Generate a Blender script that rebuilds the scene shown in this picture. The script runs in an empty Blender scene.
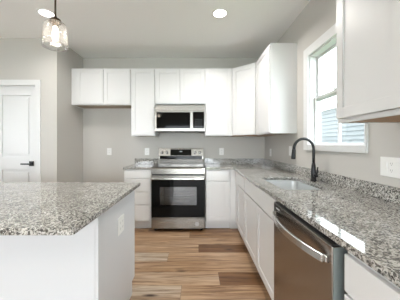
import bpy, bmesh, math, random
from mathutils import Vector, Matrix
from mathutils.geometry import tessellate_polygon
random.seed(4)
S = bpy.context.scene
C = S.collection
PI = math.pi

# ------------------------------------------------------------------ camera
cam_d = bpy.data.cameras.new('camera'); cam = bpy.data.objects.new('camera', cam_d); C.objects.link(cam)
cam.location = (0, 0, 1.25); cam.rotation_euler = (PI/2, 0, 0)
cam_d.sensor_width = 36; cam_d.lens = 220/400*36
cam_d.shift_x = 0.0075; cam_d.shift_y = -0.016
cam_d.clip_start = 0.05
S.camera = cam
# ------------------------------------------------------------------ world, lights, exposure
W = bpy.data.worlds.new('sky'); S.world = W; W.use_nodes = True
wn = W.node_tree; bg = wn.nodes['Background']
bg.inputs[0].default_value = (0.87, 0.94, 1.0, 1); bg.inputs[1].default_value = 15.0
S.view_settings.view_transform = 'Standard'; S.view_settings.look = 'None'
S.view_settings.gamma = 1; S.view_settings.use_curve_mapping = False
S.view_settings.exposure = -0.26
S.cycles.max_bounces = 10; S.cycles.diffuse_bounces = 6; S.cycles.glossy_bounces = 5
S.cycles.transparent_max_bounces = 12; S.cycles.transmission_bounces = 6
S.cycles.caustics_reflective = False; S.cycles.caustics_refractive = False

def area(name, loc, rot, sx, sy, power, color=(1, 1, 1), spread=PI):
    l = bpy.data.lights.new(name, 'AREA'); l.shape = 'RECTANGLE'; l.size = sx; l.size_y = sy
    l.energy = power; l.color = color; l.spread = spread
    o = bpy.data.objects.new(name, l); C.objects.link(o); o.location = loc; o.rotation_euler = rot
    return o
# daylight entering by the patio door and windows behind and left of the camera
area('patio_daylight', (0.0, -3.54, 1.1), (-PI/2, 0, PI), 2.9, 2.0, 9, (0.85, 0.91, 1.0))
area('rear_window_daylight', (-3.1, -3.54, 1.45), (-PI/2, 0, PI), 1.7, 1.3, 5, (0.85, 0.91, 1.0))
area('side_window_daylight', (-4.94, 0.05, 1.45), (0, -PI/2, 0), 1.3, 1.35, 3, (0.85, 0.91, 1.0))
_p = area('sink_window_sky', (1.285, 1.88, 1.70), (0, PI/2, 0), 0.84, 0.90, 1); _p.data.cycles.is_portal = True

# ------------------------------------------------------------------ materials
def mat(name, col, rough=0.5, metal=0.0, spec=0.5, coat=0.0):
    m = bpy.data.materials.new(name); m.use_nodes = True
    b = m.node_tree.nodes['Principled BSDF']
    b.inputs['Base Color'].default_value = (*col, 1); b.inputs['Roughness'].default_value = rough
    b.inputs['Metallic'].default_value = metal; b.inputs['Specular IOR Level'].default_value = spec
    b.inputs['Coat Weight'].default_value = coat
    return m
def N(nt, kind, **kw):
    n = nt.nodes.new(kind)
    for k, v in kw.items():
        if k.startswith('i_'):
            key = k[2:]; key = int(key) if key.isdigit() else key.replace('_', ' ')
            n.inputs[key].default_value = v
        else: setattr(n, k, v)
    return n
def math_n(nt, op, a, b=None):
    n = nt.nodes.new('ShaderNodeMath'); n.operation = op
    for i, v in enumerate((a, b)):
        if v is None: continue
        if isinstance(v, (int, float)): n.inputs[i].default_value = v
        else: nt.links.new(v, n.inputs[i])
    return n.outputs[0]
def ramp(nt, fac, stops, interp='LINEAR'):
    r = nt.nodes.new('ShaderNodeValToRGB'); r.color_ramp.interpolation = interp
    while len(r.color_ramp.elements) < len(stops): r.color_ramp.elements.new(0.5)
    for e, (p, c) in zip(r.color_ramp.elements, stops): e.position = p; e.color = (*c, 1)
    nt.links.new(fac, r.inputs[0]); return r.outputs[0]
def paint(name, col, rough=0.6, bump=0.02, scale=300):
    m = mat(name, col, rough); nt = m.node_tree
    tc = N(nt, 'ShaderNodeTexCoord'); no = N(nt, 'ShaderNodeTexNoise', i_Scale=scale, i_Detail=2.0)
    nt.links.new(tc.outputs['Object'], no.inputs['Vector'])
    bp = N(nt, 'ShaderNodeBump', i_Strength=bump, i_Distance=0.002)
    nt.links.new(no.outputs[0], bp.inputs['Height']); nt.links.new(bp.outputs[0], nt.nodes['Principled BSDF'].inputs['Normal'])
    return m
def emit(name, col, s):
    m = bpy.data.materials.new(name); m.use_nodes = True; nt = m.node_tree; nt.nodes.clear()
    e = N(nt, 'ShaderNodeEmission'); e.inputs[0].default_value = (*col, 1); e.inputs[1].default_value = s
    o = N(nt, 'ShaderNodeOutputMaterial'); nt.links.new(e.outputs[0], o.inputs[0]); return m
def clear_glass(name, tint=(0.97, 0.99, 0.98), ior=1.45, rough=0.0, boost=1.0):
    m = bpy.data.materials.new(name); m.use_nodes = True; nt = m.node_tree; nt.nodes.clear()
    t = N(nt, 'ShaderNodeBsdfTransparent'); t.inputs[0].default_value = (*tint, 1)
    g = N(nt, 'ShaderNodeBsdfGlossy'); g.inputs['Roughness'].default_value = rough
    lw = N(nt, 'ShaderNodeLayerWeight'); lw.inputs[0].default_value = 0.5
    fm = math_n(nt, 'ADD', math_n(nt, 'MULTIPLY', math_n(nt, 'POWER', lw.outputs['Facing'], 4.0), 0.8), 0.04)
    fm = math_n(nt, 'MULTIPLY', fm, boost)
    fm = math_n(nt, 'MINIMUM', fm, 1.0)
    mx = N(nt, 'ShaderNodeMixShader'); o = N(nt, 'ShaderNodeOutputMaterial')
    nt.links.new(fm, mx.inputs[0]); nt.links.new(t.outputs[0], mx.inputs[1]); nt.links.new(g.outputs[0], mx.inputs[2])
    nt.links.new(mx.outputs[0], o.inputs[0]); return m

M_wall = paint('greige_wall_paint', (0.52, 0.503, 0.470), 0.7)
M_ceil = paint('ceiling_paint', (0.90, 0.90, 0.895), 0.85)
M_trim = paint('white_trim_paint', (0.70, 0.705, 0.70), 0.35, 0.01)
M_cab = paint('white_cabinet_lacquer', (0.69, 0.69, 0.685), 0.35, 0.01)
M_isl = paint('white_island_panel', (0.62, 0.63, 0.645), 0.4, 0.01)
M_wood = mat('bare_plywood', (0.36, 0.19, 0.085), 0.6)
M_maple = mat('pale_maple_panel', (0.36, 0.29, 0.22), 0.6)
M_black = mat('black_metal', (0.012, 0.012, 0.013), 0.32, 0.4)
M_blackglass = mat('black_glass', (0.004, 0.004, 0.004), 0.05, 0, 0.15)
M_blackplastic = mat('black_plastic', (0.02, 0.02, 0.02), 0.4)
M_plate = mat('white_plastic', (0.82, 0.82, 0.80), 0.35)
M_slot = mat('dark_slot', (0.22, 0.22, 0.22), 0.6)
M_chrome = mat('polished_chrome', (0.75, 0.75, 0.76), 0.12, 1)
M_chrome_d = mat('dark_knob_steel', (0.22, 0.21, 0.20), 0.25, 1)
M_bronze = mat('brushed_bronze', (0.09, 0.065, 0.045), 0.35, 0.8)
M_cavity = mat('oven_enamel', (0.20, 0.20, 0.21), 0.35)
M_ring = mat('burner_marking', (0.13, 0.13, 0.135), 0.15)
M_grey = mat('grey_sticker', (0.42, 0.42, 0.43), 0.5)
M_text = mat('light_grey_print', (0.65, 0.65, 0.66), 0.5)
M_glass = clear_glass('window_glass')
M_shade = clear_glass('pendant_glass', (0.98, 0.98, 0.98), 1.5, 0.12, 1.5)
def seeded(m):
    nt = m.node_tree; out = [n for n in nt.nodes if n.type == 'OUTPUT_MATERIAL'][0]; src = out.inputs[0].links[0].from_socket
    d = N(nt, 'ShaderNodeBsdfTranslucent'); d.inputs[0].default_value = (0.95, 0.95, 0.95, 1)
    mx = N(nt, 'ShaderNodeMixShader'); mx.inputs[0].default_value = 0.03
    nt.links.new(src, mx.inputs[1]); nt.links.new(d.outputs[0], mx.inputs[2]); nt.links.new(mx.outputs[0], out.inputs[0])
seeded(M_shade)
M_ovenglass = clear_glass('oven_window_glass', (0.70, 0.70, 0.71), 1.5, 0.02, 3.0)
M_bulb = emit('bulb_glow', (1.0, 0.90, 0.78), 8)
M_led = emit('downlight_glow', (1.0, 0.97, 0.92), 9)
M_clock = emit('display_glow', (0.75, 0.85, 0.9), 0.45)

def steel(name, col, rough, sx, sy, sz):
    m = mat(name, col, rough, 1.0); nt = m.node_tree; b = nt.nodes['Principled BSDF']
    tc = N(nt, 'ShaderNodeTexCoord'); mp = N(nt, 'ShaderNodeMapping'); mp.inputs['Scale'].default_value = (sx, sy, sz)
    no = N(nt, 'ShaderNodeTexNoise', i_Scale=1.0, i_Detail=3.0)
    nt.links.new(tc.outputs['Object'], mp.inputs[0]); nt.links.new(mp.outputs[0], no.inputs['Vector'])
    r = N(nt, 'ShaderNodeMapRange'); r.inputs[3].default_value = rough-0.02; r.inputs[4].default_value = rough+0.03
    nt.links.new(no.outputs[0], r.inputs[0]); nt.links.new(r.outputs[0], b.inputs['Roughness'])
    return m
M_steel = steel('brushed_stainless', (0.31, 0.295, 0.272), 0.27, 3, 400, 400)
M_handle = mat('bright_stainless_handle', (0.55, 0.54, 0.52), 0.24, 1)
M_steel_side = steel('brushed_stainless_dishwasher', (0.36, 0.33, 0.31), 0.24, 400, 3, 400)
M_steel_edge = mat('dishwasher_edge_steel', (0.30, 0.34, 0.34), 0.4, 0.8)
M_sink = steel('sink_stainless', (0.78, 0.79, 0.79), 0.38, 60, 3, 60)

def granite():
    m = mat('speckled_granite', (0.5, 0.5, 0.5), 0.04, 0, 0.65, 0.0); nt = m.node_tree; b = nt.nodes['Principled BSDF']
    tc = N(nt, 'ShaderNodeTexCoord')
    wob = N(nt, 'ShaderNodeTexNoise', i_Scale=60.0, i_Detail=2.0)
    nt.links.new(tc.outputs['Object'], wob.inputs['Vector'])
    add = N(nt, 'ShaderNodeMixRGB', blend_type='LINEAR_LIGHT'); add.inputs[0].default_value = 0.012
    nt.links.new(tc.outputs['Object'], add.inputs[1]); nt.links.new(wob.outputs['Color'], add.inputs[2])
    def cells(scale, stops):
        v = N(nt, 'ShaderNodeTexVoronoi', i_Scale=scale); nt.links.new(add.outputs[0], v.inputs['Vector'])
        s = N(nt, 'ShaderNodeSeparateColor'); nt.links.new(v.outputs['Color'], s.inputs[0])
        return ramp(nt, s.outputs[0], stops, 'CONSTANT')
    a = cells(165, [(0, (0.70, 0.70, 0.685)), (0.28, (0.46, 0.445, 0.42)), (0.45, (0.20, 0.19, 0.178)), (0.56, (0.05, 0.05, 0.05)), (0.68, (0.012, 0.013, 0.015)), (0.90, (0.78, 0.78, 0.76))])
    c = cells(240, [(0, (0.62, 0.615, 0.60)), (0.42, (0.24, 0.23, 0.22)), (0.66, (0.05, 0.05, 0.05)), (0.82, (0.75, 0.74, 0.72))])
    mx = N(nt, 'ShaderNodeMixRGB'); mx.inputs[0].default_value = 0.22
    nt.links.new(a, mx.inputs[1]); nt.links.new(c, mx.inputs[2])
    big = N(nt, 'ShaderNodeTexNoise', i_Scale=9.0, i_Detail=3.0); nt.links.new(tc.outputs['Object'], big.inputs['Vector'])
    bc = ramp(nt, big.outputs[0], [(0.35, (0.66, 0.645, 0.615)), (0.65, (0.85, 0.835, 0.805))])
    mu = N(nt, 'ShaderNodeMixRGB', blend_type='MULTIPLY'); mu.inputs[0].default_value = 1
    nt.links.new(mx.outputs[0], mu.inputs[1]); nt.links.new(bc, mu.inputs[2])
    nt.links.new(mu.outputs[0], b.inputs['Base Color']); return m
M_granite = granite()

def planks():
    m = mat('oak_plank_floor', (0.5, 0.35, 0.2), 0.38, 0, 0.4); nt = m.node_tree; b = nt.nodes['Principled BSDF']
    tc = N(nt, 'ShaderNodeTexCoord'); sp = N(nt, 'ShaderNodeSeparateXYZ'); nt.links.new(tc.outputs['Object'], sp.inputs[0])
    at = N(nt, 'ShaderNodeAttribute', attribute_name='plank'); ac = N(nt, 'ShaderNodeSeparateColor'); nt.links.new(at.outputs['Color'], ac.inputs[0])
    tone, sh = ac.outputs[0], math_n(nt, 'MULTIPLY', ac.outputs[1], 40.0)
    # tone drifts gently along each plank
    dv = N(nt, 'ShaderNodeCombineXYZ'); nt.links.new(math_n(nt, 'MULTIPLY', sp.outputs[0], 1.1), dv.inputs[0]); nt.links.new(sh, dv.inputs[1]); nt.links.new(math_n(nt, 'MULTIPLY', sp.outputs[1], 7.0), dv.inputs[2])
    dn = N(nt, 'ShaderNodeTexNoise', i_Scale=1.0, i_Detail=2.0); nt.links.new(dv.outputs[0], dn.inputs['Vector'])
    tone = math_n(nt, 'ADD', tone, math_n(nt, 'MULTIPLY', math_n(nt, 'SUBTRACT', dn.outputs[0], 0.5), 0.75))
    base = ramp(nt, tone, [(0.0, (0.17, 0.085, 0.038)), (0.25, (0.235, 0.130, 0.064)), (0.5, (0.36, 0.225, 0.13)), (0.75, (0.43, 0.30, 0.20)), (1.0, (0.48, 0.395, 0.315))])
    gx = math_n(nt, 'ADD', math_n(nt, 'MULTIPLY', sp.outputs[0], 1.8), sh)
    gy = math_n(nt, 'MULTIPLY', sp.outputs[1], 30.0)
    gv = N(nt, 'ShaderNodeCombineXYZ'); nt.links.new(gx, gv.inputs[0]); nt.links.new(gy, gv.inputs[1]); nt.links.new(sh, gv.inputs[2])
    g = N(nt, 'ShaderNodeTexNoise', i_Scale=1.0, i_Detail=5.0, i_Roughness=0.62, i_Distortion=0.9); nt.links.new(gv.outputs[0], g.inputs['Vector'])
    gc = ramp(nt, g.outputs[0], [(0.32, (0.36, 0.27, 0.20)), (0.47, (0.82, 0.77, 0.71)), (0.62, (1.2, 1.2, 1.18))])
    mu = N(nt, 'ShaderNodeMixRGB', blend_type='MULTIPLY'); mu.inputs[0].default_value = 1
    nt.links.new(base, mu.inputs[1]); nt.links.new(gc, mu.inputs[2])
    kv = N(nt, 'ShaderNodeCombineXYZ')
    nt.links.new(math_n(nt, 'ADD', math_n(nt, 'MULTIPLY', sp.outputs[0], 3.2), sh), kv.inputs[0])
    nt.links.new(math_n(nt, 'MULTIPLY', sp.outputs[1], 11.0), kv.inputs[1])
    kvor = N(nt, 'ShaderNodeTexVoronoi', i_Scale=1.0); nt.links.new(kv.outputs[0], kvor.inputs['Vector'])
    kc = ramp(nt, kvor.outputs['Distance'], [(0.06, (0.10, 0.06, 0.04)), (0.26, (1, 1, 1))])
    ks = N(nt, 'ShaderNodeSeparateColor'); nt.links.new(kvor.outputs['Color'], ks.inputs[0])
    kf = math_n(nt, 'GREATER_THAN', ks.outputs[0], 0.66)
    mk = N(nt, 'ShaderNodeMixRGB', blend_type='MULTIPLY'); nt.links.new(kf, mk.inputs[0])
    nt.links.new(mu.outputs[0], mk.inputs[1]); nt.links.new(kc, mk.inputs[2])
    nt.links.new(mk.outputs[0], b.inputs['Base Color'])
    return m
M_seam = mat('floor_seam', (0.07, 0.04, 0.022), 0.7)
M_floor = planks()
M_siding = mat('grey_blue_lap_siding', (0.066, 0.071, 0.074), 0.7)
M_lawn = mat('lawn', (0.12, 0.2, 0.07), 0.9)

# ------------------------------------------------------------------ helpers
class MB:
    def __init__(s): s.v = []; s.f = []; s.sm = []; s.mi = []
    def add(s, vs, fs, smooth=False, mi=0):
        b = len(s.v); s.v += [Vector(v) for v in vs]
        for f in fs: s.f.append([b+i for i in f]); s.sm.append(smooth); s.mi.append(mi)
        return s
    def box(s, x0, y0, z0, x1, y1, z1, mi=0):
        x0, x1 = sorted((x0, x1)); y0, y1 = sorted((y0, y1)); z0, z1 = sorted((z0, z1))
        return s.add([(x0,y0,z0),(x1,y0,z0),(x1,y1,z0),(x0,y1,z0),(x0,y0,z1),(x1,y0,z1),(x1,y1,z1),(x0,y1,z1)],
              [(0,3,2,1),(4,5,6,7),(0,1,5,4),(1,2,6,5),(2,3,7,6),(3,0,4,7)], mi=mi)
    def prism(s, outer, z0, z1, holes=(), mi=0):
        polys = [list(outer)] + [list(h) for h in holes]
        flat = [p for pl in polys for p in pl]; n = len(flat)
        tris = tessellate_polygon([[Vector((p[0], p[1], 0)) for p in pl] for pl in polys])
        vs = [(p[0], p[1], z0) for p in flat] + [(p[0], p[1], z1) for p in flat]; fs = []
        for t in tris:
            a, b, c = [Vector(flat[i]) for i in t]
            cr = (b-a).cross(c-a)
            t = list(t) if cr > 0 else list(reversed(t))
            fs.append([i+n for i in t]); fs.append(list(reversed(t)))
        b = 0
        for k, pl in enumerate(polys):
            m = len(pl); ar = sum(pl[i][0]*pl[(i+1)%m][1]-pl[(i+1)%m][0]*pl[i][1] for i in range(m))
            flip = (ar < 0) != (k > 0)
            for i in range(m):
                j = (i+1) % m; q = [b+i, b+j, b+j+n, b+i+n]
                fs.append(q[::-1] if flip else q)
            b += m
        return s.add(vs, fs, mi=mi)
    def tube(s, pts, rad, seg=16, cap=True, up=(0,0,1), flat=1.0, mi=0):
        pts = [Vector(p) for p in pts]; n = len(pts)
        if isinstance(rad, (int, float)): rad = [rad]*n
        tan = [(pts[min(i+1,n-1)]-pts[max(i-1,0)]).normalized() for i in range(n)]
        ref = Vector(up) if abs(tan[0].dot(Vector(up))) < 0.95 else Vector((1,0,0))
        u = tan[0].cross(ref).normalized(); vs = []
        for i in range(n):
            u = (u - tan[i]*u.dot(tan[i])).normalized(); w = tan[i].cross(u)
            for k in range(seg):
                a = 2*PI*k/seg; vs.append(pts[i] + (u*math.cos(a) + w*math.sin(a)*flat)*rad[i])
        fs = [(i*seg+k, i*seg+(k+1)%seg, (i+1)*seg+(k+1)%seg, (i+1)*seg+k) for i in range(n-1) for k in range(seg)]
        s.add(vs, fs, True, mi)
        if cap:
            s.add(vs[:seg], [list(range(seg))[::-1]], mi=mi); s.add(vs[-seg:], [list(range(seg))], mi=mi)
        return s
    def lathe(s, c, prof, seg=32, axis='Z', smooth=True, mi=0):
        vs = []
        for (r, h) in prof:
            for k in range(seg):
                a = 2*PI*k/seg; x, y = r*math.cos(a), r*math.sin(a)
                p = {'Z': (x, y, h), 'Y': (x, h, y), 'X': (h, x, y)}[axis]
                vs.append(Vector(c)+Vector(p))
        fs = [(i*seg+k, i*seg+(k+1)%seg, (i+1)*seg+(k+1)%seg, (i+1)*seg+k) for i in range(len(prof)-1) for k in range(seg)]
        return s.add(vs, fs, smooth, mi)
    def disc(s, c, r, axis='Z', seg=32, h=0.002, mi=0):
        return s.lathe(c, [(0.0001, 0), (r, 0), (r, h), (0.0001, h)], seg, axis, False, mi)
    def build(s, name, m, parent=None, bevel=0, segs=2, wn=False):
        org = parent['_o'] if parent is not None else (0, 0, 0)
        o_ = Vector(org)
        me = bpy.data.meshes.new(name)
        me.from_pydata([v-o_ for v in s.v], [], s.f); me.update()
        ms = m if isinstance(m, (list, tuple)) else [m]
        for x in ms: me.materials.append(x)
        for p, q, k in zip(me.polygons, s.sm, s.mi): p.use_smooth = q; p.material_index = k
        bm = bmesh.new(); bm.from_mesh(me); bmesh.ops.remove_doubles(bm, verts=bm.verts, dist=1e-6)
        bmesh.ops.recalc_face_normals(bm, faces=bm.faces); bm.to_mesh(me); bm.free()
        o = bpy.data.objects.new(name, me); C.objects.link(o)
        if parent is not None: o.parent = parent; o['_o'] = org
        else: o['_o'] = (0, 0, 0)
        if bevel:
            b = o.modifiers.new('bevel', 'BEVEL'); b.width = bevel; b.segments = segs; b.limit_method = 'ANGLE'; b.angle_limit = 0.7
        return o
def bx(*a): return MB().box(*a)
def thing(name, label, cat, loc, group=None):
    o = bpy.data.objects.new(name, None); C.objects.link(o); o.location = loc; o['_o'] = tuple(loc)
    o.empty_display_size = 0.1
    o['label'] = label; o['category'] = cat
    if group: o['group'] = group
    return o
def tag(o, label, cat, group=None):
    o['label'] = label; o['category'] = cat
    if group: o['group'] = group
    return o
def struct(o): o['kind'] = 'structure'; return o
def fbox(mb, P, u, n, a0, a1, z0, z1, d0, d1, mi=0):
    """box on a face: P a point of the face (x,y), u along it, n outward; d = distance in front of it"""
    P, u, n = Vector(P), Vector(u), Vector(n); vs = []
    for z in (z0, z1):
        for a, d in ((a0, d0), (a1, d0), (a1, d1), (a0, d1)):
            q = P+u*a+n*d; vs.append((q.x, q.y, z))
    return mb.add(vs, [(0,3,2,1),(4,5,6,7),(0,1,5,4),(1,2,6,5),(2,3,7,6),(3,0,4,7)], mi=mi)
def shaker(parent, P, u, n, a0, a1, z0, z1, th=0.02, rail=0.057, name='door', m=None):
    m_ = MB()
    for (b0, b1, c0, c1) in ((a0, a0+rail, z0, z1), (a1-rail, a1, z0, z1), (a0+rail, a1-rail, z0, z0+rail), (a0+rail, a1-rail, z1-rail, z1)):
        fbox(m_, P, u, n, b0, b1, c0, c1, 0.001, th)
    fbox(m_, P, u, n, a0+rail, a1-rail, z0+rail, z1-rail, 0.001, th-0.0065)
    return m_.build(name, m or M_cab, parent, 0.0015, 1)
def slab(parent, P, u, n, a0, a1, z0, z1, th=0.02, name='drawer_front'):
    return fbox(MB(), P, u, n, a0, a1, z0, z1, 0.001, th).build(name, M_cab, parent, 0.003, 2)

# ------------------------------------------------------------------ the room
XR, XL, YB, YP, ZC = 1.157, -1.945, 3.754, 3.055, 2.713
YR, XW = -3.6, -5.0
# plank rows run along X; the rows that show in the aisle have their joints and tones as laid
known = {-3: ([-0.135], [0.92, 0.62]), -2: ([0.205], [0.74, 0.08]), -1: ([-0.95, 1.1], [0.5, 0.66, 0.3]), 0: ([-0.32], [0.92, 0.60]),
         1: ([0.02], [0.62, 0.06]), 2: ([-0.85, 0.95], [0.4, 0.58, 0.3]), 3: ([-0.10, 1.0], [0.60, 0.36, 0.3]), 4: ([-0.7, 0.5], [0.4, 0.22, 0.2])}
fl = MB(); tones = []
X0, X1, Y0, Y1 = XW-0.1, XR+0.12, YR-0.1, YB+0.1
fl.box(X0, Y0, -0.1, X1, Y1, -0.003, mi=1); tones += [(0, 0)]*6
for k in range(-32, 9):
    ya, yb = max(Y0, 2.335+0.195*k), min(Y1, 2.335+0.195*(k+1))
    if yb <= ya: continue
    seams, tn = known.get(k, (None, None))
    if seams is None:
        seams = [random.uniform(-0.6, 0.6)]; tn = [random.choice((0.1, 0.35, 0.55, 0.65, 0.8, 0.95)) for _ in range(2)]
    seams, tn = list(seams), list(tn)
    while seams[0]-1.25 > X0: seams.insert(0, seams[0]-1.25); tn.insert(0, random.choice((0.2, 0.5, 0.65, 0.8, 0.95)))
    while seams[-1]+1.25 < X1: seams.append(seams[-1]+1.25); tn.append(random.choice((0.2, 0.5, 0.65, 0.8)))
    es = [X0]+seams+[X1]
    for q in range(len(es)-1):
        a, b_ = es[q]+0.0012, es[q+1]-0.0012
        fl.box(a, ya+0.0015, -0.003, b_, yb-0.0015, 0.0); tones += [(tn[q], random.random())]*6
flo = fl.build('floor', [M_floor, M_seam]); struct(flo)
at_ = flo.data.attributes.new('plank', 'FLOAT_COLOR', 'FACE')
assert len(tones) == len(flo.data.polygons)
for q, t_ in enumerate(tones): at_.data[q].color = (t_[0], t_[1], 0, 1)
struct(bx(XW-0.1, YR-0.1, ZC, XR+0.12, YB+0.1, ZC+0.1).build('ceiling', M_ceil))
struct(bx(XL-0.12, YB, 0, XR+0.12, YB+0.1, ZC).build('wall_back', M_wall))
WY0, WY1, WZ0, WZ1 = 1.497, 2.265, 1.240, 2.150      # window opening in the right wall
w = MB(); w.box(XR, YR, 0, XR+0.12, WY0, ZC); w.box(XR, WY1, 0, XR+0.12, YB, ZC)
w.box(XR, WY0, 0, XR+0.12, WY1, WZ0); w.box(XR, WY0, WZ1, XR+0.12, WY1, ZC)
struct(w.build('wall_right', M_wall))
struct(bx(XL-0.1, YP, 0, XL, YB, ZC).build('wall_return', M_wall))
DX0, DX1, DZ = -2.84, -2.236, 2.06
w = MB(); w.box(XW, YP, 0, DX0, YP+0.1, ZC); w.box(DX1, YP, 0, XL-0.1, YP+0.1, ZC); w.box(DX0, YP, DZ, DX1, YP+0.1, ZC)
w.add([], [])
struct(w.build('wall_pantry', M_wall))
# left and rear walls (behind the viewer), with their windows
w = MB(); w.box(XW-0.1, YR, 0, XW, -1.95, ZC); w.box(XW-0.1, 0.75, 0, XW, YP+0.1, ZC); w.box(XW-0.1, -1.95, 0, XW, -0.65, ZC); w.box(XW-0.1, -0.65, 0, XW, 0.75, 0.78); w.box(XW-0.1, -1.95, 2.12, XW, 0.75, ZC)
struct(w.build('wall_left', M_wall))
w = MB(); w.box(XW, YR-0.1, 0, -4.0, YR, ZC); w.box(-2.2, YR-0.1, 0, -1.5, YR, ZC); w.box(1.0+0.1, YR-0.1, 0, XR+0.12, YR, ZC) if False else None
w.box(-4.0, YR-0.1, 0, -2.2, YR, 0.95); w.box(-4.0, YR-0.1, 2.12, -2.2, YR, ZC); w.box(-1.5, YR-0.1, 2.12, XR, YR, ZC)
struct(w.build('wall_rear', M_wall))
def rear_frame(name, a0, a1, z0, z1, axis, c, n):
    f = MB(); t = 0.05
    def bb(p0, p1, q0, q1):
        if axis == 'X': f.box(p0, c-0.03, q0, p1, c+0.03, q1)
        else: f.box(c-0.03, p0, q0, c+0.03, p1, q1)
    bb(a0, a1, z0, z0+t); bb(a0, a1, z1-t, z1)
    for k in range(n+1):
        p = a0+(a1-a0)*k/n; bb(max(a0, p-t/2), min(a1, p+t/2), z0+t, z1-t)
    return struct(f.build(name, M_trim))
rear_frame('door_2', -1.5, XR, 0, 2.12, 'X', YR-0.05, 2)
rear_frame('window_2', -4.0, -2.2, 0.95, 2.12, 'X', YR-0.05, 2)
rear_frame('window_3', -0.65, 0.75, 0.78, 2.12, 'Y', XW-0.05, 3)
# baseboards
struct(bx(XL+0.001, YB-0.014, 0, -1.06, YB, 0.13).build('baseboard_back', M_trim, None, 0.003))
struct(bx(XL, YP+0.001, 0, XL+0.014, YB-0.014, 0.13).build('baseboard_return', M_trim, None, 0.003))
w = MB(); w.box(XW, YP-0.014, 0, DX0-0.07, YP, 0.13); w.box(DX1+0.07, YP-0.014, 0, XL, YP, 0.13)
struct(w.build('baseboard_pantry', M_trim, None, 0.003))

# pantry door
d = MB(); th0, th1 = YP+0.03, YP+0.065
xs = [DX0+0.003, DX0+0.098, DX1-0.098, DX1-0.003]; zs = [0.01, 0.22, 0.885, 1.065, 1.925, DZ-0.004]
d.box(xs[0], th0, zs[0], xs[1], th1, zs[5]); d.box(xs[2], th0, zs[0], xs[3], th1, zs[5])
for a, b in ((0, 1), (2, 3), (4, 5)): d.box(xs[1], th0, zs[a], xs[2], th1, zs[b])
for a, b in ((1, 2), (3, 4)):
    d.box(xs[1], th0+0.020, zs[a], xs[2], th1-0.005, zs[b])
    d.box(xs[1]+0.035, th0+0.008, zs[a]+0.035, xs[2]-0.035, th0+0.021, zs[b]-0.035)
door = struct(d.build('door_1', M_trim, None, 0.003, 2))
h = MB(); zc = 0.967
h.box(-2.347, th0-0.012, zc-0.032, -2.286, th0, zc+0.036); h.tube([(-2.316, th0-0.012, zc), (-2.316, th0-0.05, zc)], 0.011)
h.box(-2.432, th0-0.058, zc-0.010, -2.300, th0-0.044, zc+0.010)
h.build('door_handle', M_black, door, 0.002)
c = MB(); c.box(DX1, YP-0.018, 0, DX1+0.068, YP, DZ+0.072); c.box(DX0-0.068, YP-0.018, 0, DX0, YP, DZ+0.072); c.box(DX0, YP-0.018, DZ, DX1, YP, DZ+0.072)
c.box(DX1-0.012, YP, 0, DX1, YP+0.1, DZ); c.box(DX0, YP, 0, DX0+0.003, YP+0.1, DZ); c.box(DX0, YP, DZ-0.003, DX1, YP+0.1, DZ)
c.build('door_casing', M_trim, door, 0.004, 2)

# window above the sink: double hung
cs = MB(); cx = XR-0.02; k = 0.088
cs.box(cx, WY1, WZ0-0.056, XR, WY1+k, WZ1+k); cs.box(cx, WY0-0.012, WZ0-0.056, XR, WY1, WZ0); cs.box(cx, WY0-0.012, WZ1, XR, WY1, WZ1+k); cs.box(cx, WY0-0.014, WZ0, XR, WY0, WZ1)
cs.box(XR, WY1-0.008, WZ0, XR+0.10, WY1, WZ1); cs.box(XR, WY0, WZ0, XR+0.10, WY0+0.006, WZ1)
cs.box(XR, WY0, WZ1-0.012, XR+0.10, WY1, WZ1); cs.box(XR, WY0, WZ0-0.002, XR+0.10, WY1, WZ0+0.002)
win = struct(cs.build('window_1', M_trim, None, 0.002, 1))
def sash(name, x0, x1, z0, z1, b, bb_):
    s = MB(); y0, y1 = WY0+0.006, WY1-0.008
    s.box(x0, y0, z0, x1, y0+b, z1); s.box(x0, y1-b, z0, x1, y1, z1); s.box(x0, y0+b, z0, x1, y1-b, z0+bb_); s.box(x0, y0+b, z1-b, x1, y1-b, z1)
    o = s.build(name, M_trim, win, 0.002, 1)
    bx(x0+0.004, (y0+y1)/2-0.009, z0+bb_, x1-0.004, (y0+y1)/2+0.009, z1-b).build('muntin', M_trim, o)
    bx((x0+x1)/2-0.002, y0+b, z0+bb_, (x0+x1)/2+0.002, y1-b, z1-b).build('pane', M_glass, o)
    return o
ZM = 1.70
sash('upper_sash', XR+0.075, XR+0.097, ZM-0.02, WZ1-0.012, 0.022, 0.035)
lo = sash('lower_sash', XR+0.050, XR+0.074, WZ0+0.003, ZM+0.022, 0.022, 0.012)
lk = MB(); lk.box(XR+0.035, 1.86, ZM+0.022, XR+0.070, 1.93, ZM+0.032); lk.box(XR+0.030, 1.90, ZM+0.030, XR+0.045, 1.95, ZM+0.038)
lk.build('sash_lock', M_plate, lo, 0.002)

# outdoors through the sink window
hs = thing('neighbour_house', 'grey blue lap sided house wall seen through the sink window', 'house', (4.1, 6.0, -0.3))
s = MB(); zz = -0.3
while zz < 2.22:
    s.add([(4.06, 0.5, zz), (4.06, 13.5, zz), (4.085, 13.5, zz+0.118), (4.085, 0.5, zz+0.118), (4.20, 0.5, zz), (4.20, 13.5, zz), (4.20, 13.5, zz+0.118), (4.20, 0.5, zz+0.118)],
          [(0,1,2,3), (4,7,6,5), (0,3,7,4), (1,5,6,2), (0,4,5,1), (3,2,6,7)]); zz += 0.118
s.build('siding', M_siding, hs)
bx(3.98, 0.5, zz, 4.2, 13.5, zz+0.12).build('fascia', M_trim, hs)
struct(bx(1.4, -3, -0.4, 12, 20, -0.3).build('ground', M_lawn))
struct(bx(-12, -12, -0.4, 1.27, -3.8, -0.3).build('ground_patio', M_lawn))

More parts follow.
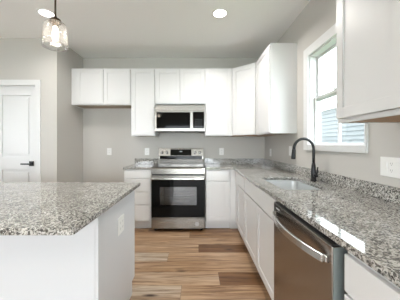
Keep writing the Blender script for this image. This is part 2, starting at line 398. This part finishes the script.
# ------------------------------------------------------------------ cabinets
YF, YU = 3.19, 3.404                 # back run: base face frame plane, upper face frame plane
XF = 0.556                           # right run face frame plane
ZK, ZT = 0.115, 0.877                # toe kick height, top of carcass
def base_unit(label, P, u, n, w_, depth, fronts, frame_extra=None):
    P, u, n = Vector(P), Vector(u), Vector(n); c0 = P+u*(w_/2)-n*(depth/2)
    t = thing('base_cabinet', label, 'cabinet', (c0.x, c0.y, 0))
    b = MB(); th = 0.018
    for a0, a1, z0, z1, d0, d1 in ((0, th, ZK, ZT, -depth, -0.019), (w_-th, w_, ZK, ZT, -depth, -0.019), (th, w_-th, ZK, ZK+th, -depth, -0.019), (th, w_-th, ZK+th, ZT, -depth, -depth+0.006)):
        fbox(b, P, u, n, a0, a1, z0, z1, d0, d1)
    fr = 0.035
    for a0, a1, z0, z1 in ((0, fr, ZK, ZT), (w_-fr, w_, ZK, ZT), (fr, w_-fr, ZK, ZK+fr), (fr, w_-fr, ZT-fr, ZT)):
        fbox(b, P, u, n, a0, a1, z0, z1, -0.019, 0)
    fbox(b, P, u, n, fr, w_-fr, ZK+fr, ZT-fr, -0.019, -0.006)
    b.build('body', M_cab, t)
    kk = MB(); fbox(kk, P, u, n, 0, w_, 0, ZK, -0.08, -0.066); fbox(kk, P, u, n, 0, th, 0, ZK, -depth, -0.08); fbox(kk, P, u, n, w_-th, w_, 0, ZK, -depth, -0.08)
    kk.build('toe_kick', M_cab, t)
    for f in fronts:
        if f[0] == 'door': shaker(t, P, u, n, *f[1:5])
        else: slab(t, P, u, n, *f[1:5], name=f[0])
    return t
g = 0.006
DB = YB-YF
base_unit('narrow white base cabinet with a stack of drawers left of the range', (-1.055, YF), (1, 0), (0, -1), 0.398, DB-0.002,
    [('drawer_front', 0.012, 0.386, 0.752, 0.868), ('drawer_front', 0.012, 0.386, 0.560, 0.742), ('drawer_front', 0.012, 0.386, 0.372, 0.550), ('drawer_front', 0.012, 0.386, 0.135, 0.362)])
base_unit('white base cabinet with drawer over door immediately right of the range', (0.125, YF), (1, 0), (0, -1), 0.360, DB-0.002,
    [('drawer_front', 0.010, 0.335, 0.715, 0.862), ('door', 0.010, 0.335, 0.135, 0.703)])
DR = XR-XF
# right run, u runs towards the camera, n = -X
rb = base_unit('white corner base cabinet on the window side beside the back run', (XF, YF-0.002), (0, -1), (-1, 0), 0.70, DR-0.002,
    [('drawer_front', 0.255, 0.690, 0.715, 0.862), ('door', 0.255, 0.690, 0.130, 0.703)])
bf = MB(); bf.box(0.487, YF, ZK, XF-0.001, YF+0.019, ZT); bf.build('corner_filler', M_cab, rb)
rk = bx(0.487, YF+0.05, 0, XF+0.06, YF+0.064, ZK).build('toe_kick', M_cab, rb)
base_unit('white sink base cabinet with two doors under the stainless sink', (XF, 2.486), (0, -1), (-1, 0), 1.008, DR-0.002,
    [('false_front', 0.012, 0.996, 0.715, 0.862), ('door', 0.012, 0.501, 0.130, 0.703), ('door', 0.507, 0.996, 0.130, 0.703)])
base_unit('nearest white base cabinet at the right edge in front of the dishwasher', (XF, 0.812), (0, -1), (-1, 0), 0.61, DR-0.002,
    [('drawer_front', 0.010, 0.600, 0.715, 0.850), ('door', 0.010, 0.302, 0.130, 0.703), ('door', 0.308, 0.600, 0.130, 0.703)])

def upper_unit(label, P, u, n, w_, depth, z0, z1, doors, name='wall_cabinet', dz0=0.016, dz1=0.016, under=None):
    P, u, n = Vector(P), Vector(u), Vector(n); c0 = P+u*(w_/2)-n*(depth/2)
    t = thing(name, label, 'cabinet', (c0.x, c0.y, z0))
    b = MB()
    fbox(b, P, u, n, 0, w_, z0+0.012, z1, -depth, 0)
    fbox(b, P, u, n, 0, w_, z0, z0+0.012, -0.019, 0); fbox(b, P, u, n, 0, 0.014, z0, z0+0.012, -depth, -0.019); fbox(b, P, u, n, w_-0.014, w_, z0, z0+0.012, -depth, -0.019)
    b.build('body', M_cab, t)
    q = MB(); fbox(q, P, u, n, 0.0145, w_-0.0145, z0+0.004, z0+0.0115, -depth+0.001, -0.0195); q.build('underside_panel', under or M_maple, t)
    for a0, a1 in doors: shaker(t, P, u, n, a0, a1, z0+dz0, z1-dz1)
    return t
ZU0, ZU1, ZF0 = 1.369, 2.412, 1.845
DU = YB-YU-0.002
upper_unit('wide short two door wall cabinet over the empty fridge space', (XL+0.002, YU), (1, 0), (0, -1), 0.923, DU, ZF0, ZU1, [(0.085, 0.497), (0.503, 0.913)])
upper_unit('tall single door wall cabinet left of the microwave', (-1.019, YU), (1, 0), (0, -1), 0.372, DU, ZU0, ZU1, [(0.012, 0.360)])
upper_unit('short two door wall cabinet directly above the microwave', (-0.646, YU), (1, 0), (0, -1), 0.772, DU, ZF0+0.012, ZU1, [(0.010, 0.383), (0.389, 0.762)])
upper_unit('tall single door wall cabinet right of the microwave', (0.127, YU), (1, 0), (0, -1), 0.418, DU, ZU0, ZU1, [(0.012, 0.406)])
# diagonal corner
XU = 0.852; YC = 3.128
dg = thing('corner_wall_cabinet', 'white corner wall cabinet with a diagonal door', 'cabinet', (0.85, 3.45, ZU0))
poly = [(0.546, YB-0.002), (0.546, YU), (XU, YC), (XR-0.002, YC), (XR-0.002, YB-0.002)]
MB().prism(poly, ZU0+0.006, ZU1).build('body', M_cab, dg)
cxm = sum(p[0] for p in poly)/5; cym = sum(p[1] for p in poly)/5
MB().prism([(cxm+(p[0]-cxm)*0.96, cym+(p[1]-cym)*0.96) for p in poly], ZU0+0.001, ZU0+0.0055).build('underside_panel', M_wood, dg)
du = (Vector((XU, YC))-Vector((0.546, YU))); dl = du.length; du.normalize()
shaker(dg, (0.546, YU), tuple(du), (du.y, -du.x), 0.02, dl-0.02, ZU0+0.016, ZU1-0.016)
upper_unit('white wall cabinet between the diagonal corner and the window', (XU, YC-0.001), (0, -1), (-1, 0), 0.587, XR-XU-0.002, ZU0, ZU1, [(0.022, 0.575)])
upper_unit('nearest large white wall cabinet at the right edge beyond the window', (0.824, 1.283), (0, -1), (-1, 0), 0.90, XR-0.824-0.002, ZU0, ZU1, [(0.012, 0.430), (0.437, 0.888)], dz0=0.024, under=M_wood)

# ------------------------------------------------------------------ worktops
ZG0, ZG = 0.878, 0.907
def rrect(x0, y0, x1, y1, r, n=6):
    p = []
    for cx_, cy_, a in ((x1-r, y1-r, 0), (x0+r, y1-r, 90), (x0+r, y0+r, 180), (x1-r, y0+r, 270)):
        for i in range(n+1):
            t = math.radians(a+90*i/n); p.append((cx_+r*math.cos(t), cy_+r*math.sin(t)))
    return p
SX0, SX1, SY0, SY1 = 0.645, 1.005, 1.64, 2.235
YN, XN = 3.156, 0.520
wt = MB().prism([(0.125, YB-0.001), (0.125, YN), (XN, YN), (XN, 0.20), (XR-0.001, 0.20), (XR-0.001, YB-0.001)], ZG0, ZG, [rrect(SX0, SY0, SX1, SY1, 0.05)])
tag(wt.build('countertop', M_granite, None, 0.003, 2), 'speckled grey granite worktop turning the corner under the window with the sink', 'countertop')
tag(bx(-1.065, YN, ZG0, -0.657, YB-0.001, ZG).build('countertop', M_granite, None, 0.003, 2), 'small granite worktop piece left of the range', 'countertop')
ZS = 0.987+0.01
tag(bx(-1.058, YB-0.021, ZG+0.0005, -0.657, YB-0.001, ZS).build('backsplash', M_granite, None, 0.002), 'short granite backsplash strip left of the range', 'backsplash')
tag(bx(0.125, YB-0.021, ZG+0.0005, XR-0.001, YB-0.001, ZS).build('backsplash', M_granite, None, 0.002), 'granite backsplash strip on the back wall right of the range', 'backsplash')
tag(bx(XR-0.021, 0.20, ZG+0.0005, XR-0.001, YB-0.022, ZS).build('backsplash', M_granite, None, 0.002), 'long granite backsplash strip along the window wall', 'backsplash')

# sink
sk = thing('kitchen_sink', 'undermount stainless steel sink set in the granite worktop', 'sink', ((SX0+SX1)/2, (SY0+SY1)/2, 0.70))
lv = [(-0.012, ZG0-0.001, 0.05), (0.004, ZG0-0.001, 0.05), (0.000, ZG0-0.008, 0.05), (0.006, 0.73, 0.05), (0.012, 0.70, 0.05), (0.04, 0.692, 0.04)]
vs = []; fs = []; m_n = 28
for off_, z, r in lv:
    for p in rrect(SX0+off_-0.002, SY0+off_-0.002, SX1-off_+0.002, SY1-off_+0.002, r): vs.append((p[0], p[1], z))
for i in range(len(lv)-1):
    for k_ in range(m_n): fs.append((i*m_n+k_, i*m_n+(k_+1)%m_n, (i+1)*m_n+(k_+1)%m_n, (i+1)*m_n+k_))
fs.append(list(range((len(lv)-1)*m_n, len(lv)*m_n)))
MB().add(vs, fs).build('basin', M_sink, sk)
dr = MB(); dr.lathe(((SX0+SX1)/2, (SY0+SY1)/2, 0.692), [(0.045, 0.0005), (0.043, 0.004), (0.036, 0.003), (0.030, 0.001), (0.0005, 0.001)], 24); dr.build('drain', M_chrome, sk)

# faucet
FX, FY = 1.070, 2.02
fc = thing('kitchen_faucet', 'matte black gooseneck kitchen faucet behind the sink', 'faucet', (FX, FY, ZG))
b = MB(); b.lathe((FX, FY, ZG), [(0.0005, 0.0005), (0.028, 0.0005), (0.028, 0.010), (0.023, 0.016), (0.0225, 0.085), (0.018, 0.14), (0.0125, 0.17), (0.0005, 0.17)], 24)
b.build('base', M_black, fc)
pts = [(FX, FY, ZG+0.165), (FX, FY, ZG+0.22), (FX, FY, ZG+0.29)]; R_ = 0.092
for i in range(1, 15):
    a = PI*i/15*1.08
    pts.append((FX-R_+R_*math.cos(a), FY-0.01*i/15, ZG+0.295+R_*math.sin(a)))
b = MB().tube(pts, 0.0125, 16); b.build('spout', M_black, fc)
e = Vector(pts[-1]); dv = (Vector(pts[-1])-Vector(pts[-2])).normalized()
b = MB().tube([e, e+dv*0.01, e+dv*0.04, e+dv*0.085, e+dv*0.092], [0.0135, 0.016, 0.0175, 0.020, 0.017], 16); b.build('spray_head', M_black, fc)
b = MB(); b.tube([(FX, FY-0.02, ZG+0.055), (FX, FY-0.052, ZG+0.056)], 0.015, 16)
b.tube([(FX, FY-0.045, ZG+0.056), (FX, FY-0.062, ZG+0.085), (FX, FY-0.070, ZG+0.135)], [0.0085, 0.0075, 0.006], 12); b.build('handle', M_black, fc)

# ------------------------------------------------------------------ island
IX0, IX1, IY0, IY1 = -2.9, -0.500, 0.889, 1.95
BX0, BX1, BY0, BY1 = -2.82, -0.540, 1.204, 1.905
isl = thing('kitchen_island', 'white panelled kitchen island carrying the large granite slab', 'kitchen island', ((BX0+BX1)/2, (BY0+BY1)/2, 0))
b = MB(); b.box(BX0+0.019, BY0, 0, BX1-0.019, BY0+0.018, ZT); b.build('front_panel', M_isl, isl, 0.001, 1)
pl = [(BY0, 0), (BY1-0.075, 0), (BY1-0.075, 0.105), (BY1, 0.105), (BY1, ZT), (BY0, ZT)]
for x0, x1 in ((BX1-0.018, BX1), (BX0, BX0+0.018)):
    n_ = len(pl); vv = [(x0, y, z) for y, z in pl] + [(x1, y, z) for y, z in pl]
    MB().add(vv, [list(range(n_))[::-1], list(range(n_, 2*n_))] + [[i, (i+1)%n_, (i+1)%n_+n_, i+n_] for i in range(n_)]).build('end_panel', M_isl, isl, 0.001, 1)
b = MB(); b.box(BX0+0.019, BY0+0.019, 0.105, BX1-0.019, BY1-0.001, ZT-0.001); b.build('body', M_isl, isl)
bx(BX0+0.019, BY1-0.09, 0, BX1-0.019, BY1-0.076, 0.104).build('toe_kick', M_isl, isl)
xx = BX1-0.02
for wdt in (0.45, 0.45, 0.45, 0.45, 0.43):
    shaker(isl, (xx, BY1), (-1, 0), (0, 1), 0.004, wdt-0.004, 0.12, 0.70); slab(isl, (xx, BY1), (-1, 0), (0, 1), 0.004, wdt-0.004, 0.71, 0.865); xx -= wdt
tag(bx(IX0, IY0, ZG0, IX1, IY1, ZG).build('island_countertop', M_granite, None, 0.003, 2), 'large speckled granite slab on top of the white island', 'countertop')

# ------------------------------------------------------------------ range
RX0, RX1 = -0.652, 0.116; RC = (RX0+RX1)/2
rg = thing('kitchen_range', 'stainless electric range with black glass oven door between base cabinets', 'stove', (RC, 3.4, 0))
YD = 3.115       # door front
b = MB(); b.box(RX0+0.004, YD+0.045, 0.06, RX1-0.004, YB-0.03, 0.18); b.box(RX0+0.004, YD+0.045, 0.18, RX0+0.10, YB-0.03, 0.895); b.box(RX1-0.10, YD+0.045, 0.18, RX1-0.004, YB-0.03, 0.895)
b.box(RX0+0.10, YB-0.12, 0.18, RX1-0.10, YB-0.03, 0.895); b.box(RX0+0.10, YD+0.045, 0.66, RX1-0.10, YB-0.12, 0.895); b.box(RX0+0.10, YD+0.045, 0.18, RX1-0.10, YB-0.12, 0.25)
b.build('body', M_blackplastic, rg)
for fx in (RX0+0.05, RX1-0.05):
    for fy in (YD+0.08, YB-0.09): MB().lathe((fx, fy, 0.0), [(0.0005, 0), (0.018, 0), (0.018, 0.06), (0.0005, 0.06)], 12).build('foot', M_blackplastic, rg)
# cavity lining and racks
b = MB(); b.box(RX0+0.1005, YB-0.124, 0.2505, RX1-0.1005, YB-0.1205, 0.6595); b.box(RX0+0.1005, YD+0.046, 0.2505, RX0+0.103, YB-0.1245, 0.6595); b.box(RX1-0.103, YD+0.046, 0.2505, RX1-0.1005, YB-0.1245, 0.6595)
b.box(RX0+0.1035, YD+0.046, 0.2505, RX1-0.1035, YB-0.1245, 0.254); b.build('oven_cavity', M_cavity, rg)
for z in (0.36, 0.50):
    r_ = MB(); r_.tube([(RX0+0.105, YD+0.08, z), (RX1-0.105, YD+0.08, z)], 0.004, 8)
    r_.tube([(RX0+0.105, YB-0.14, z), (RX1-0.105, YB-0.14, z)], 0.004, 8)
    for i in range(16):
        x = RX0+0.12+i*(RX1-RX0-0.24)/15; r_.tube([(x, YD+0.08, z), (x, YB-0.14, z)], 0.0025, 6)
    r_.build('oven_rack', M_chrome, rg)
ct = bx(RX0, YD+0.05, 0.898, RX1, YB-0.095, 0.915).build('cooktop', M_blackglass, rg, 0.002)
for (bx_, by_, r1) in ((-0.19, 3.27, 0.105), (0.19, 3.27, 0.085), (-0.19, 3.52, 0.075), (0.19, 3.52, 0.095), (0, 3.53, 0.05)):
    for rr in (r1, r1*0.62):
        MB().lathe((RC+bx_, by_, 0.9152), [(rr-0.003, 0), (rr-0.003, 0.0006), (rr, 0.0006), (rr, 0)], 40).build('burner_ring', M_ring, ct)
tr = MB(); prof = [(YD+0.05, 0.917), (YD+0.01, 0.905), (YD+0.002, 0.890), (YD+0.002, 0.816), (YD+0.05, 0.816)]
n_ = len(prof); tr.add([(RX0, y, z) for y, z in prof]+[(RX1, y, z) for y, z in prof], [list(range(n_)), list(range(n_, 2*n_))[::-1]]+[[i, i+n_, (i+1)%n_+n_, (i+1)%n_] for i in range(n_)])
tr.build('front_trim', M_steel, rg, 0.003, 2)
# door
dx0, dx1, dz0, dz1 = RX0+0.006, RX1-0.006, 0.190, 0.796
wx0, wx1, wz0, wz1 = RC-0.262, RC+0.262, 0.375, 0.635
dd = MB()
for a in ((dx0, dz0, wx0, dz1-0.045), (wx1, dz0, dx1, dz1-0.045), (wx0, dz0, wx1, wz0), (wx0, wz1, wx1, dz1-0.045)): dd.box(a[0], YD, a[1], a[2], YD+0.04, a[3])
dr_ = dd.build('oven_door', M_blackglass, rg)
bx(dx0, YD-0.001, dz1-0.0445, dx1, YD+0.04, dz1).build('door_top_trim', M_steel, dr_, 0.003)
bx(dx0+0.001, YD-0.002, dz0-0.002, dx1-0.001, YD+0.03, dz0+0.012).build('door_bottom_trim', M_steel, dr_, 0.001)
bx(wx0, YD+0.004, wz0, wx1, YD+0.010, wz1).build('door_window', M_ovenglass, dr_)
hd = MB(); hd.box(dx0+0.01, YD-0.058, 0.745, dx1-0.01, YD-0.036, 0.778)
for x in (dx0+0.03, dx1-0.03): hd.box(x-0.014, YD-0.04, 0.748, x+0.014, YD-0.0005, 0.775)
hd.build('oven_handle', M_handle, dr_, 0.006, 3)
bx(RX0+0.006, YD, 0.045, RX1-0.006, YD+0.042, 0.178).build('storage_drawer', M_steel, rg, 0.004, 2)
st = MB().disc((0.0, YD-0.0022, 0.112), 0.030, 'Y', 24, 0.0015); st.build('round_sticker', M_grey, rg)['label'] = 'pale grey round sticker'
# backguard
bgd = MB(); y0 = YB-0.094; ZB0, ZB1 = 0.915, 1.175
prof = [(y0+0.012, ZB0), (y0+0.006, 0.985), (y0+0.015, 0.990), (y0+0.018, 1.040), (y0+0.003, 1.046), (y0+0.022, ZB1-0.006), (y0+0.03, ZB1), (YB-0.03, ZB1), (YB-0.03, ZB0)]
n_ = len(prof); bgd.add([(RX0+0.008, y, z) for y, z in prof]+[(RX1-0.008, y, z) for y, z in prof], [list(range(n_)), list(range(n_, 2*n_))[::-1]]+[[i, i+n_, (i+1)%n_+n_, (i+1)%n_] for i in range(n_)])
gd = bgd.build('backguard', M_steel, rg, 0.002)
bx(RX0+0.03, y0+0.001, 0.994, RX1-0.03, y0+0.017, 1.0445).build('vent_strip', M_blackglass, gd)
pn = MB(); sl = 0.022/0.139
pn.add([(RC-0.175, y0-0.001+(z-1.03)*sl+d_, z) if s_ < 0 else (RC+0.175, y0-0.001+(z-1.03)*sl+d_, z) for d_ in (-0.002, 0.004) for s_, z in ((-1, 1.052), (1, 1.052), (1, 1.155), (-1, 1.155))],
   [(0,1,2,3), (7,6,5,4), (0,4,5,1), (1,5,6,2), (2,6,7,3), (3,7,4,0)])
dp = pn.build('display_panel', M_blackglass, gd)
yy = y0-0.004+(1.118-1.03)*sl
bx(RC-0.022, yy-0.0015, 1.110, RC+0.022, yy, 1.126).build('display_readout', M_clock, dp)
for kx in (-0.315, -0.235, 0.235, 0.315):
    zc = 1.100; yy = y0+(zc-1.03)*sl
    kb = MB().lathe((RC+kx, yy, zc), [(0.0005, -0.034), (0.019, -0.034), (0.021, -0.028), (0.024, 0.0), (0.0005, 0.0)], 24, 'Y')
    kb.box(RC+kx-0.0035, yy-0.040, zc-0.018, RC+kx+0.0035, yy-0.033, zc+0.018)
    kb.build('knob', M_chrome_d, gd)

# ------------------------------------------------------------------ microwave
MX0, MX1, MZ0, MZ1 = -0.644, 0.122, 1.435, 1.832; MY = 3.335
mw = thing('microwave', 'stainless over the range microwave with black glass door', 'microwave', ((MX0+MX1)/2, 3.55, MZ0))
bx(MX0+0.004, MY+0.03, MZ0, MX1-0.004, YB-0.002, MZ1).build('body', M_blackplastic, mw)
bx(MX0, MY-0.002, MZ1-0.085, MX1, MY+0.03, MZ1).build('top_vent_grille', M_steel, mw, 0.003)
xs_ = MX1-0.195
f = MB(); zt, zb = MZ1-0.087, MZ0+0.004; zq = zb+0.042
f.box(MX0, MY, zb, xs_, MY+0.029, zq); f.box(MX0, MY, zt-0.018, xs_, MY+0.029, zt); f.box(MX0, MY, zq, MX0+0.03, MY+0.029, zt-0.018); f.box(xs_-0.03, MY, zq, xs_, MY+0.029, zt-0.018)
dm = f.build('door', M_steel, mw, 0.002)
bx(MX0+0.03, MY+0.004, zq, xs_-0.03, MY+0.02, zt-0.018).build('door_glass', M_blackglass, dm)
hb = MB(); hb.box(xs_-0.030, MY-0.045, zb+0.02, xs_-0.006, MY-0.028, zt-0.01)
for z in (zb+0.035, zt-0.030): hb.box(xs_-0.026, MY-0.03, z-0.01, xs_-0.010, MY, z+0.01)
hb.build('handle', M_steel, dm, 0.004, 2)
f = MB(); f.box(xs_+0.002, MY, zb, MX1, MY+0.029, zb+0.042); f.box(xs_+0.002, MY, zt-0.012, MX1, MY+0.029, zt); f.box(MX1-0.014, MY, zb+0.042, MX1, MY+0.029, zt-0.012); f.box(xs_+0.002, MY, zb+0.042, xs_+0.012, MY+0.029, zt-0.012)
cp = f.build('control_panel', M_steel, mw, 0.001, 1)
bx(xs_+0.012, MY+0.003, zb+0.042, MX1-0.014, MY+0.02, zt-0.012).build('control_glass', M_blackglass, cp)
for i in range(3):
    for j in range(4): MB().box(xs_+0.045+i*0.042, MY+0.0015, zb+0.07+j*0.034, xs_+0.060+i*0.042, MY+0.0028, zb+0.078+j*0.034).build('keypad_button', M_ring, cp)

# ------------------------------------------------------------------ dishwasher
DY0, DY1 = 0.828, 1.452; DXF = 0.507
dw = thing('dishwasher', 'stainless dishwasher with a bowed bar handle under the granite', 'dishwasher', (0.8, (DY0+DY1)/2, 0))
bx(XF+0.012, DY0+0.006, 0.10, XR-0.03, DY1-0.006, 0.868).build('body', M_blackplastic, dw)
bx(DXF, DY0, 0.115, XF+0.010, DY1, 0.862).build('door', [M_steel_side], dw, 0.003, 2)
bx(DXF+0.006, DY0-0.002, 0.117, XF+0.008, DY0-0.0002, 0.858).build('door_edge', M_steel_edge, dw)
bx(DXF+0.002, DY0+0.002, 0.8625, XF+0.010, DY1-0.002, 0.868).build('control_strip', M_blackplastic, dw)
bx(XF+0.03, DY0+0.01, 0, XF+0.045, DY1-0.01, 0.099).build('toe_kick', M_blackplastic, dw)
hp = []
for i in range(17):
    t = i/16; y = DY1-0.035-(DY1-DY0-0.070)*t; hp.append((DXF-0.012-0.045*math.sin(PI*t)**0.8, y, 0.800))
hm = MB(); hh = 0.017; vs = []
for (x, y, z) in hp: vs += [(x-0.008, y, z-hh), (x+0.008, y, z-hh), (x+0.008, y, z+hh), (x-0.008, y, z+hh)]
fs = [(i*4+k_, i*4+(k_+1)%4, (i+1)*4+(k_+1)%4, (i+1)*4+k_) for i in range(16) for k_ in range(4)] + [(3, 2, 1, 0), (64, 65, 66, 67)]
hm.add(vs, fs, False)
for yy in (hp[0][1], hp[-1][1]): hm.box(DXF-0.008, yy-0.012, 0.786, DXF-0.0005, yy+0.012, 0.814)
hm.build('handle', M_handle, dw, 0.004, 2)
bx(DXF-0.0012, DY1-0.10, 0.835, DXF-0.0002, DY1-0.045, 0.843).build('badge', M_text, dw)

# ------------------------------------------------------------------ wall plates
def plate(label, c, n, w_=0.075, h_=0.118, kind='outlet', gangs=1, name='wall_outlet', cat='outlet'):
    """c: centre on the wall; n: outward axis as (nx, ny)"""
    n2 = Vector(n); u = Vector((-n2.y, n2.x)); P = Vector((c[0], c[1]))
    t = thing(name, label, cat, c)
    m_ = MB(); fbox(m_, P, u, n2, -w_/2, w_/2, c[2]-h_/2, c[2]+h_/2, 0.0005, 0.006); m_.build('cover_plate', M_plate, t, 0.0015)
    for g_ in range(gangs):
        a = (g_-(gangs-1)/2)*0.046
        kd = kind if isinstance(kind, str) else kind[g_]
        if kd == 'outlet':
            for dz in (-0.02, 0.02):
                q = MB(); fbox(q, P, u, n2, a-0.016, a+0.016, c[2]+dz-0.014, c[2]+dz+0.014, 0.006, 0.008); so = q.build('socket', M_plate, t, 0.001)
                q = MB()
                for e_ in (-0.006, 0.006): fbox(q, P, u, n2, a+e_-0.001, a+e_+0.001, c[2]+dz-0.003, c[2]+dz+0.007, 0.008, 0.0084)
                fbox(q, P, u, n2, a-0.002, a+0.002, c[2]+dz-0.010, c[2]+dz-0.006, 0.008, 0.0084); q.build('slots', M_slot, so)
        else:
            q = MB(); fbox(q, P, u, n2, a-0.016, a+0.016, c[2]-0.034, c[2]+0.034, 0.006, 0.008)
            fbox(q, P, u, n2, a-0.015, a+0.015, c[2], c[2]+0.033, 0.008, 0.0095); q.build('rocker', M_plate, t, 0.001)
    return t
plate('white outlet low on the wall in the empty fridge space', (-1.495, YB, 1.115), (0, -1))
plate('white outlet on the back wall just left of the range', (-0.852, YB, 1.115), (0, -1))
plate('white outlet on the back wall just right of the range', (0.418, YB, 1.115), (0, -1))
plate('white outlet on the window wall under the corner cabinets', (XR, 3.45, 1.11), (-1, 0))
plate('white light switch on the window wall behind the faucet spout', (XR, 2.72, 1.16), (-1, 0), kind='rocker', name='light_switch', cat='light switch')
plate('wide white multi gang plate on the wall at the right edge', (XR, 1.30, 1.11), (-1, 0), w_=0.165, gangs=3, kind=('rocker', 'outlet', 'rocker'), name='switch_plate', cat='light switch')
plate('white outlet on the side panel of the island', (BX1, 1.555, 0.678), (1, 0), w_=0.115, gangs=2)

# ------------------------------------------------------------------ lamps
def downlight(x, y, label=None, power=30):
    t = thing('recessed_light', label, 'ceiling light', (x, y, ZC), 'recessed ceiling lights')
    MB().lathe((x, y, ZC), [(0.072, -0.004), (0.076, -0.006), (0.092, -0.004), (0.094, -0.0005), (0.072, -0.0005)], 40).build('trim_ring', M_plate, t)
    MB().disc((x, y, ZC-0.0045), 0.072, 'Z', 40, 0.003).build('lens', M_led, t)
    l = bpy.data.lights.new('downlight_lamp', 'AREA'); l.shape = 'DISK'; l.size = 0.14; l.energy = power; l.color = (1.0, 0.965, 0.935); l.spread = math.radians(150)
    o = bpy.data.objects.new('downlight_lamp', l); C.objects.link(o); o.location = (0, 0, -0.01); o.parent = t
    return t
downlight(0.258, 2.47, 'round recessed ceiling light in front of the corner cabinets', 24)
downlight(-1.69, 2.47, 'round recessed ceiling light behind the glass pendant', 12)
for x, y in ((-1.68, 0.45), (-0.73, -1.3), (-3.2, -1.3)): downlight(x, y, 'round recessed ceiling light added out of view for fill', 14)  # unseen ceiling lights, added to spread the fill more evenly

PX, PY = -0.914, 1.42
pt = thing('pendant_lamp', 'clear glass bell pendant lamp hanging over the island', 'pendant lamp', (PX, PY, 1.885))
MB().lathe((PX, PY, ZC), [(0.0005, -0.022), (0.055, -0.022), (0.062, -0.012), (0.062, -0.0005), (0.0005, -0.0005)], 32).build('canopy', M_bronze, pt)
MB().tube([(PX, PY, 2.06), (PX, PY, ZC-0.02)], 0.0055, 12).build('rod', M_bronze, pt)
MB().lathe((PX, PY, 0), [(0.0005, 2.068), (0.010, 2.068), (0.014, 2.060), (0.030, 2.052), (0.034, 2.044), (0.034, 2.030), (0.020, 2.028), (0.017, 2.005), (0.0005, 2.005)], 28).build('socket', M_bronze, pt)
out = [(0.029, 2.030), (0.045, 2.028), (0.060, 2.021), (0.067, 2.008), (0.069, 1.985), (0.071, 1.930), (0.073, 1.873)]
prof = out + [(r-0.003, z) for r, z in reversed(out)]
prof[len(out)-1] = (0.074, 1.871)
MB().lathe((PX, PY, 0), prof+[prof[0]], 48).build('glass_shade', M_shade, pt)
MB().lathe((PX, PY, 0), [(0.010, 2.005), (0.012, 1.995), (0.016, 1.975), (0.0175, 1.950), (0.016, 1.925), (0.010, 1.912), (0.0005, 1.909)], 28).build('bulb', M_bulb, pt)
l = bpy.data.lights.new('pendant_light', 'POINT'); l.energy = 5; l.color = (1, 0.88, 0.72); l.shadow_soft_size = 0.03
o = bpy.data.objects.new('pendant_light', l); C.objects.link(o); o.location = (0, 0, 0.035); o.parent = pt

for o in list(S.objects):
    if '_o' in o: del o['_o']
